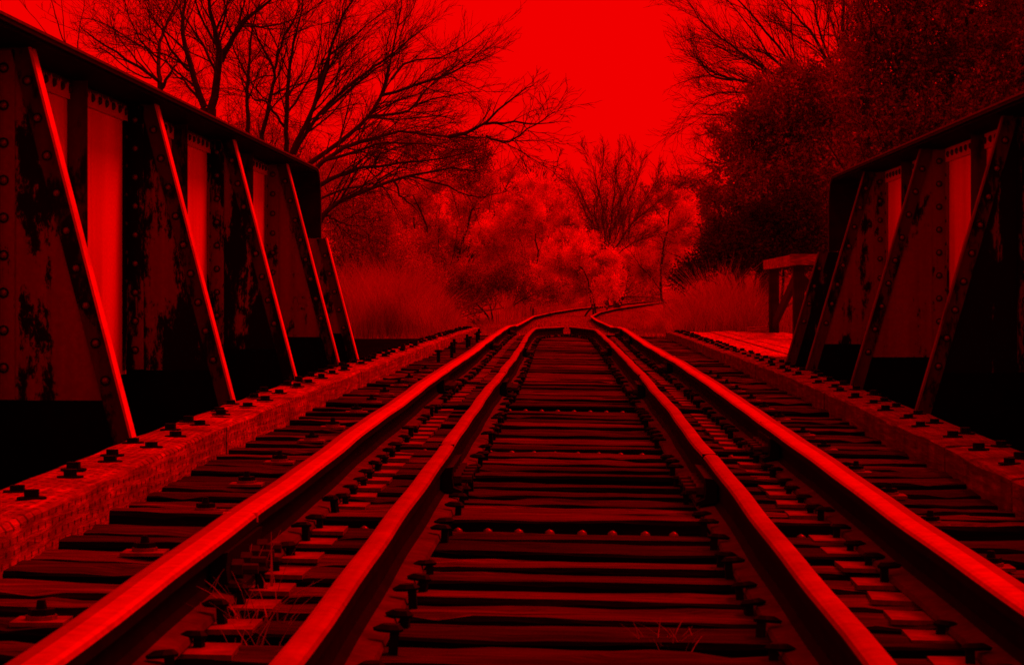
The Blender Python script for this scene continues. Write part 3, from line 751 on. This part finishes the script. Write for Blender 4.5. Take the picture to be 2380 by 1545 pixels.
bare_tree('bare tree of several slender upright stems behind the middle of the left girder', [(60, [(576,300),(576,185),(588,63),(612,-20)]), (62, [(606,314),(628,222),(636,163),(600,90),(570,20)]), (66, [(665,333),(669,207),(676,129),(698,37),(712,-40)]), (40, [(636,165),(660,90),(690,30),(700,-40)]), (34, [(580,190),(545,120),(530,60)]), (40, [(664,300),(620,240),(590,230),(560,180)]), (34, [(668,260),(720,180),(745,100),(750,20)])],
          48, (620, 720, ((576, 300), 60), ((606, 314), 62), ((665, 333), 70)), 4, dens=(3.6, 6.5, 9), minr=.0032)
bare_tree('large bare tree leaning right, limbs fanning wide across the open sky', [(95, [(676,360),(739,222),(769,111),(806,22),(836,-60)]), (85, [(684,360),(746,259),(857,166),(930,110),(990,60)]), (70, [(714,303),(744,185),(773,122),(836,74),(905,10)]),
          (100, [(690,400),(790,330),(858,270),(891,214),(910,140),(925,48),(940,-40)]), (62, [(891,222),(1010,185),(1060,165),(1095,140),(1130,100)]), (55, [(910,181),(954,144),(1035,129),(1125,70)]), (64, [(854,273),(936,262),(965,244),(1035,225),(1120,210)]),
          (40, [(965,244),(1010,190),(1060,180)]), (60, [(746,262),(836,188),(905,140),(980,60)]), (30, [(925,60),(960,20),(980,-40)]), (46, [(858,272),(930,278),(1000,272),(1060,273)])],
          42, (690, 740, ((676, 360), 110), ((690, 400), 120)), 5, dens=(5.6, 8.2, 8), spread=.42, up=.05, rs=.60, minr=.0028, tl=.8)
ARCH = bare_tree('low dark limbs of a bare tree arching right above the pale shrubs', [(95, [(700,420),(760,370),(825,333),(936,307),(1047,318),(1131,318)]), (75, [(1047,318),(1083,307),(1128,285),(1190,228),(1240,195)]), (50, [(1128,288),(1190,285),(1240,290),(1290,286)]),
          (85, [(715,450),(790,405),(862,388),(990,372),(1110,352)]), (100, [(720,560),(755,499),(788,469),(862,436),(950,410),(1050,392),(1110,400)]), (50, [(788,469),(803,443),(825,399),(838,360)]), (44, [(914,418),(936,462),(973,492)]),
          (60, [(760,372),(830,350),(900,332),(990,335),(1080,350)]), (48, [(730,470),(800,440),(870,430),(930,450)]), (40, [(862,390),(900,350),(980,330)]), (44, [(1131,318),(1180,330),(1230,300),(1290,260)]), (40, [(950,410),(1030,430),(1100,455),(1150,450)]), (40, [(760,500),(800,520),(850,525)])],
          37, (715, 720, ((715, 560), 110),), 6, dens=(5.6, 8, 8), spread=.52, up=.02, minr=.0034, rs=.60, tl=.8)
bare_tree('bushy bare tree with fine upswept twigs standing at the bend of the track', [(70, [(1408,610),(1405,540),(1395,460),(1375,380),(1360,350)]), (70, [(1412,610),(1420,520),(1430,430),(1438,352)]), (60, [(1414,600),(1450,500),(1480,420),(1492,368)]), (55, [(1418,600),(1470,520),(1530,470),(1580,430)]), (50, [(1405,600),(1370,520),(1345,450),(1318,405)]),
          (50, [(1418,605),(1480,560),(1550,540),(1600,520)]), (46, [(1410,580),(1440,480),(1465,400),(1470,350)]), (46, [(1405,590),(1385,500),(1400,400),(1402,350)]), (40, [(1400,600),(1350,560),(1330,500),(1300,460)]), (44, [(1420,590),(1480,500),(1520,430),(1530,400)])],
          92, (1410, 700, ((1410, 610), 90),), 7, dens=(8, 9, 9), spread=.42, up=.06, minr=.0045, rs=.5, mat='bark_pale', tl=.5)
bare_tree('bare tree behind the right-hand foliage, limbs fanning up and left into the sky', [(110, [(1965,300),(1960,150),(1959,44),(1966,-60)]), (70, [(1930,250),(1890,200),(1837,148),(1774,67),(1715,0),(1670,-60)]), (72, [(1950,240),(1922,144),(1878,67),(1837,22),(1790,-40)]), (60, [(1880,240),(1796,207),(1700,185),(1640,155),(1600,110)]),
          (50, [(1880,250),(1800,222),(1720,212),(1671,218),(1618,232)]), (56, [(1850,210),(1778,159),(1708,111),(1628,50),(1590,-20)]), (44, [(1850,180),(1790,130),(1740,60),(1690,0)]), (50, [(1960,150),(1985,80),(2010,0),(2020,-60)]), (46, [(1950,180),(1910,90),(1890,0),(1880,-60)]), (40, [(1700,186),(1655,175),(1620,140),(1592,125)]),
          (55, [(1940,380),(1856,322),(1745,314),(1634,303)]), (60, [(1960,450),(1885,425),(1763,447),(1634,455)]), (44, [(1860,330),(1780,290),(1690,270),(1630,262)]), (44, [(1800,400),(1720,370),(1660,380),(1615,350)])],
          44, (1965, 740, ((1965, 300), 130),), 8, dens=(5.5, 8, 10), spread=.48, up=.05, rs=.75, minr=.0030, tl=1.0)
bare_tree('faint leafless tree far behind the pale shrubs', [(60, [(1250,470),(1240,430),(1225,395),(1215,370)]), (50, [(1255,470),(1275,430),(1290,400),(1296,372)]), (40, [(1250,460),(1255,420),(1262,385)]), (40, [(1560,470),(1575,430),(1590,400)]), (40, [(1180,470),(1170,430),(1150,400)])],
          120, (1252, 700, ((1252, 470), 70),), 9, dens=(3, 4, 4), minr=.011, spread=.5)

# ------------------------------------------------------------------ foliage: leaf clumps through a crown's volume
def leaves(name, blobs, n, size, mat, parent, seed, asp=.55, upb=0.0, clump=.12, depth=1.0, per=9, hollow=.25):
    """blobs: (centre, radius); leaves sit in small sprigs, n leaves in all"""
    r = np.random.default_rng(seed)
    w_ = np.array([b[1]**2 for b in blobs]); w_ = w_/w_.sum()
    ns_ = n//per
    bi = r.choice(len(blobs), ns_, p=w_)
    cen = np.array([tuple(b[0]) for b in blobs])[bi]; rad = np.array([b[1] for b in blobs])[bi]
    d = r.normal(size=(ns_, 3)); d /= np.linalg.norm(d, axis=1)[:, None]
    q = (hollow+(1-hollow)*r.random(ns_)**.55)*(1+.18*r.normal(size=ns_))
    sp = cen+d*(rad*q)[:, None]*np.array([1, depth, 1])
    dirs = d*.7+r.normal(0, .5, (ns_, 3)); dirs[:, 2] += upb; dirs /= np.linalg.norm(dirs, axis=1)[:, None]
    sp = np.repeat(sp, per, 0); dr = np.repeat(dirs, per, 0); N = len(sp)
    t = r.random(N)[:, None]
    pos = sp+dr*(t-.3)*clump*2+r.normal(0, clump*.28, (N, 3))
    ld = dr*.8+r.normal(0, .55, (N, 3)); ld /= np.linalg.norm(ld, axis=1)[:, None]
    sd_ = np.cross(ld, r.normal(size=(N, 3))); sd_ /= np.linalg.norm(sd_, axis=1)[:, None]
    s_ = size*(.55+.9*r.random(N))[:, None]
    a = pos-ld*s_*.5; b = pos+sd_*s_*asp*.5; c = pos+ld*s_*.5; e = pos-sd_*s_*asp*.5
    Vv = np.stack([a, b, c, e], 1).reshape(-1, 3)
    o = npmesh(name, Vv, 4, mat, parent)
    return o
def leafy(name, lab, cat, Y, pb, n, size, mat, seed, group=None, stems=5, bark='bark', dz=1.0, frag=0, **kw):
    rnd = random.Random(seed)
    blobs = []
    for (px_, py_, rp) in pb:
        yy_ = Y+rnd.gauss(0, .5)*rp/F*Y*dz
        blobs.append((P(px_, py_, yy_), rp/F*Y))
    if frag:
        nb_ = []
        for c, r in blobs:
            for q in range(frag):
                d = Vector((rnd.gauss(0, 1), rnd.gauss(0, 1), rnd.gauss(.25, 1))).normalized()
                nb_.append((c+d*r*rnd.uniform(.35, 1.0), r*rnd.uniform(.22, .5)))
        blobs = nb_
    cx_ = sum(b[0].x for b in blobs)/len(blobs); g = Vector((cx_, Y, gz(cx_, Y)))
    t = thing(name, lab, cat, tuple(g), group)
    T = Tubes()
    for i in range(stems):
        b = blobs[int(i*len(blobs)/stems)]
        a = g+Vector((rnd.gauss(0, .15), rnd.gauss(0, .15), -.1)); e = b[0]+Vector((0, 0, b[1]*.6))
        L = (e-a).length; rr = .012+.010*L
        path = resample([a, a.lerp(e, .45)+Vector((rnd.gauss(0, .06*L), 0, .05*L)), e], 10, rnd, .01*L)
        T.tube(path, rr, rr*.3, 5); grow(T, path, rr*.7, rr*.3, L, 0, 1, rnd, (1.6, 2.5), .1, .6, .006)
    T.build('stems', M[bark], t).location = -g
    tag(leaves('foliage', blobs, n, size, M[mat], t, seed, **kw), kind='stuff').location = -g
    return t

# right-hand leafy trees
leafy('leafy_tree', 'dark leafy tree at right whose ragged crown edge meets the open sky', 'tree', 41, [(1740,290,50),(1790,250,70),(1850,225,80),(1940,200,80),(1730,390,50),(1800,350,90),(1890,320,110),(1700,470,40),(1770,450,80),(1860,430,100),(1715,545,55),(1800,540,80),(1900,560,90),(1690,340,30),(1990,300,100),(1960,420,110),(1660,300,18),(1650,452,24),(1668,395,18),(1655,520,26),(1640,560,22),(1820,170,24),(1760,195,20)],
      100000, .054, 'leaf_bank', 21, 'leafy trees on the right bank', stems=8, asp=.6, clump=.10, per=10)
leafy('leafy_tree', 'broad dense leafy tree filling the upper right above the right girder', 'tree', 36, [(2060,150,110),(2160,80,130),(2280,40,140),(2380,100,140),(2100,260,120),(2210,200,140),(2330,200,140),(2050,340,110),(2150,350,120),(2060,20,90),(2150,-40,110),(2300,-80,140),(2440,0,150),(2250,300,110),(2010,210,60),(2000,110,50),(2420,250,120)],
      120000, .054, 'leaf_dark', 22, 'leafy trees on the right bank', stems=9, asp=.6, clump=.10, per=10)
leafy('evergreen_shrub', 'very dark evergreen shrub low behind the wooden railing', 'shrub', 40, [(1690,560,45),(1740,570,50),(1800,560,60),(1870,560,60),(1660,590,36),(1620,625,26),(1580,645,20),(1850,500,60),(1770,510,40),(1720,600,30)],
      42000, .05, 'leaf_black', 23, 'dark shrubs on the right bank', stems=5, clump=.12)
# pale shrubs in the middle
leafy('pale_shrub', 'large pale feathery shrub with rounded top, brightest of the middle bank', 'shrub', 78, [(1240,490,46),(1195,465,38),(1275,465,38),(1240,550,70),(1175,530,60),(1300,550,50),(1322,515,28),(1210,610,60),(1140,505,46),(1280,610,50),(1150,580,50),(1215,440,26),(1258,436,22),(1305,480,22)],
      90000, .085, 'leaf_pale', 24, 'pale shrubs on the far bank', stems=3, upb=.8, asp=.30, clump=.17, per=26, hollow=.2, dz=1.8, frag=6)
leafy('pale_shrub', 'pale feathery shrub lowest and nearest to the bend of the track', 'shrub', 74, [(1330,590,36),(1368,585,26),(1400,610,30),(1432,645,22),(1290,600,40),(1345,565,20),(1318,560,26),(1418,590,14),(1350,640,46),(1300,640,46),(1410,655,26),(1375,560,20),(1420,612,18),(1340,680,30),(1250,670,40),(1385,685,26),(1300,690,26),(1430,680,18)],
      56000, .08, 'leaf_pale', 25, 'pale shrubs on the far bank', stems=3, upb=.8, asp=.30, clump=.16, per=26, hollow=.2, dz=1.8, frag=6)
leafy('pale_shrub', 'wide pale russet shrub spreading left beneath the arching bare limbs', 'shrub', 84, [(1000,450,50),(1070,440,45),(960,500,60),(1050,510,65),(1120,470,50),(1000,570,60),(1090,580,60),(1150,420,34),(930,440,30),(900,500,50),(930,570,50),(1130,420,30),(1190,415,26),(1020,630,50),(880,600,50)],
      85000, .08, 'leaf_rust', 26, 'pale shrubs on the far bank', stems=6, upb=.6, asp=.36, clump=.19, per=22, hollow=.2, dz=1.8, frag=6)
leafy('pale_shrub', 'pale shrub in the gap right of the bushy bare tree', 'shrub', 96, [(1560,490,46),(1590,550,42),(1540,560,46),(1520,610,40),(1575,600,34),(1605,510,28),(1500,640,30),(1600,470,26),(1530,640,34),(1480,600,30)],
      60000, .085, 'leaf_pale', 27, 'pale shrubs on the far bank', stems=1, upb=.6, asp=.34, clump=.2, per=22, hollow=.2, dz=1.8, frag=6)
leafy('thicket', 'dim tangled thicket below the pale shrubs, left of the track', 'shrub', 68, [(1100,650,40),(1160,660,40),(1220,670,32),(1280,680,26),(1060,660,40),(1180,640,34),(1120,670,34)],
      20000, .06, 'leaf_dark', 28, 'dim shrubs on the left bank', stems=8, clump=.14, asp=.4)
leafy('thicket', 'loose mid-toned thicket next to the end of the left girder', 'shrub', 58, [(800,540,50),(850,600,60),(790,640,50),(900,580,60),(880,510,50),(940,630,50),(830,460,50),(770,480,50),(990,650,40),(780,400,40)],
      46000, .055, 'leaf_mid', 29, 'dim shrubs on the left bank', stems=14, clump=.13, asp=.45, hollow=.3)
ab = [(P(a, b, 38.5+random.gauss(0, .3)), r/F*38.5) for a, b, r in [(880,320,30),(940,318,34),(1000,325,38),(1060,340,40),(1110,350,36),(960,355,38),(1040,380,34),(880,365,30),(1120,385,30),(1090,415,26)]]
tag(leaves('hanging_foliage', ab, 22000, .032, M['leaf_dark'], ARCH, 30, clump=.08, asp=.4), kind='stuff').location = -Vector(ARCH.location)  # dense dark foliage mass attached to the bare tree's arching limbs
leafy('leafy_tree', 'twiggy reddish tree behind the bushy bare tree at the bend', 'tree', 112, [(1350,500,50),(1380,560,50),(1450,600,60),(1500,560,50),(1480,650,40),(1340,440,34),(1410,480,50),(1470,480,45),(1430,410,40)],
      26000, .09, 'leaf_mid', 31, 'trees closing the view beyond the bend', stems=10, clump=.25, asp=.3, bark='bark_pale')
leafy('leafy_tree', 'dusky leafy tree at the right foot of the open sky', 'tree', 104, [(1590,440,36),(1640,460,50),(1610,500,45),(1560,455,28),(1660,520,50),(1540,435,20)],
      30000, .09, 'leaf_mid', 32, 'trees closing the view beyond the bend', stems=7, clump=.2)
leafy('leafy_tree', 'reddish leafy tree low behind the left bare stems', 'tree', 72, [(600,300,44),(560,330,50),(650,340,56),(700,380,60),(740,440,60),(760,400,40),(530,300,26)],
      22000, .06, 'leaf_mid', 33, stems=9, clump=.18, asp=.4)
# far wood closing the horizon
r_ = random.Random(77); fb_ = []
for i in range(150):
    px_ = r_.uniform(300, 2500); Yf = r_.uniform(150, 210)
    top = 430 if px_ > 1080 else 400
    py_ = r_.uniform(top+40, 690); fb_.append((P(px_, py_, Yf), r_.uniform(34, 60)/F*Yf))
tag(leaves('far_wood', fb_, 190000, .26, M['leaf_mid'], None, 40, clump=.5, asp=.6), 'far-off wood closing the horizon beyond the bend', 'wood', kind='stuff')

# ------------------------------------------------------------------ reeds, weeds, fallen branches
def blades(name, n, fx, hgt, wid, mat, seed, lean=.25, segs=3, parent=None):
    """fx(r, n) -> base points (n,3), height factor"""
    r = np.random.default_rng(seed); base, hf = fx(r, n)
    N = len(base); h = hgt*hf*(.55+.6*r.random(N)); az = r.random(N)*2*PI; ln = lean*(.3+r.random(N))
    out = []
    dirv = np.stack([np.cos(az), np.sin(az), np.zeros(N)], 1); side = np.stack([-np.sin(az+r.normal(0, .8, N)), np.cos(az), np.zeros(N)], 1)
    prev = None
    for s_ in range(segs+1):
        t = s_/segs
        p = base+dirv*(ln*t*t*h)[:, None]+np.array([0, 0, 1])*(h*t*(1-.15*ln*t))[:, None]
        wv = side*(wid*(1-t*.85)/2*(.6+.8*r.random(N)))[:, None] if s_ == 0 else side*(wid*(1-t*.85)/2)
        cur = (p-wv, p+wv)
        if prev is not None: out.append(np.stack([prev[0], prev[1], cur[1], cur[0]], 1))
        prev = cur
    V_ = np.concatenate(out, 0).reshape(-1, 3)
    return npmesh(name, V_, 4, mat, parent)
def gzv(x, y): return np.array([gz(a, b) for a, b in zip(x, y)])
def reeds_right(r, n):
    y = 34+26*r.random(n); px_ = 1500+330*r.random(n)
    x = (px_-1320)/F*y; x = np.where(px_ > 1760, x+r.random(n)*2.5, x)
    cx_ = np.interp(y, [a for a, b in RR], [b for a, b in RR])
    okm = x > cx_+.9; x = x[okm]; y = y[okm]; pp = (x/y*F+1320)
    hf = np.clip((pp-1490)/170, .12, 1)*np.where(y > 42, 1.0, .75)*(.8+.3*np.sin(pp*.05)*np.sin(y*.9)+.2*r.random(len(x)))
    return np.stack([x, y, gzv(x, y)], 1), hf
tag(blades('reed_grass', 42000, reeds_right, 1.42, .010, M['reed'], 50, lean=.6), 'soft dry reed grass right of the track, before the railing', 'grass', kind='stuff')
def reeds_left(r, n):
    y = 34.5+24*r.random(n); px_ = 740+330*r.random(n); x = (px_-1320)/F*y
    hf = np.clip((1110-px_)/170, .12, 1)*(.8+.25*np.sin(px_*.045)*np.sin(y*.8)+.3*r.random(n))
    return np.stack([x, y, gzv(x, y)], 1), hf
tag(blades('reed_grass', 42000, reeds_left, 1.2, .010, M['reed'], 51, lean=.6), 'soft dry reed grass left of the track, past the end of the left girder', 'grass', kind='stuff')
def reeds_far(r, n):
    y = 58+70*r.random(n); px_ = 1140+400*r.random(n); x = (px_-1320)/F*y
    cx_ = np.interp(y, [a for a, b in LR], [b for a, b in LR]); okm = (x < cx_-.7) & ((y > 72) | (px_ < 1230) & (px_ > 1150)); x = x[okm]; y = y[okm]
    return np.stack([x, y, gzv(x, y)], 1), np.ones(len(x))*.8
tag(blades('reed_grass', 46000, reeds_far, 1.05, .016, M['reed'], 52, lean=.3), 'dry grass strip behind the far curving rails', 'grass', kind='stuff')
def short(r, n):
    y = 33+60*r.random(n)**1.6; s_ = np.where(r.random(n) < .5, -1, 1)
    cx_ = (np.interp(y, [a for a, b in LR], [b for a, b in LR])+np.interp(y, [a for a, b in RR], [b for a, b in RR]))/2
    x = cx_+s_*(1.0+4*r.random(n)**1.3); return np.stack([x, y, gzv(x, y)+.03], 1), np.ones(n)
tag(blades('short_grass', 22000, short, .16, .010, M['weed'], 53, lean=.7, segs=2), 'short dry grass and leaf litter edging the far track', 'grass', kind='stuff')

def weed(lab, x, y, n, h, seed, spread=.06, wid=.005, name='weed_tuft', ln=.8):
    t0 = Vector((x, y, deckz(y)-.05))
    def fx(r, m): return np.stack([x+r.normal(0, spread, m), y+r.normal(0, spread, m), np.full(m, deckz(y)-.05)], 1), np.ones(m)
    t = thing('weed_tuft', lab, 'weed', tuple(t0))
    o = blades('blades', n, fx, h, wid, M['weed'], seed, lean=ln, segs=4, parent=t); o.location = -t0; o['kind'] = 'stuff'
weed('dry weed tuft growing beside the near left running rail', -.64, 4.62, 46, .15, 60, .05)
weed('tall dry weed stalk leaning on the left running rail by its joint', -.64, 5.0, 9, .17, 61, .03, .009, ln=.4)
weed('short weed sprouting between ties near the bottom of the picture', .20, 4.45, 26, .085, 62, .03, .004)
weed('small weed by the tie plates, left of the guard rail', -.60, 4.35, 16, .13, 63, .03, .004)

rnd = random.Random(5)
for q, (a, b_, r0) in enumerate((((1030,752),(1125,690),30), ((1040,748),(1170,716),22), ((1045,735),(1160,682),20), ((1062,742),(1110,700),26), ((1030,755),(1085,700),16))):
    T = Tubes(); A = P(a[0], a[1], 50+q); B_ = P(b_[0], b_[1], 56+q*1.5)
    A.z = max(A.z, gz(A.x, A.y)+.02)
    path = resample([A, A.lerp(B_, .5)+Vector((0, 0, .05)), B_], 10, rnd, .02); T.tube(path, r0/1000, r0/3000, 6)
    grow(T, path, r0/1400, .006, (B_-A).length*.35, 0, 1, rnd, (5, 6), .05, .5, .006)
    o = T.build('fallen_branch', M['bark'] if q % 2 else M['bark_pale'], None)
    tag(o, ['longest grey branch of the brush pile left of the far rails', 'low dark branch at the foot of the brush pile', 'upper pale branch of the brush pile', 'short dark branch across the brush pile', 'thin pale branch propped at the left of the brush pile'][q], 'branch', 'fallen branches in the brush pile')
b = MB(); b.cyl((0, 0, 0), .06, .75, 9, r2=.05)
A = P(1061, 735, 62); b.build('wooden_post', M['bark'], None, loc=(A.x, A.y, gz(A.x, A.y)-.1))
tag(bpy.data.objects['wooden_post'], 'short dark post standing in the grass behind the brush pile', 'post')
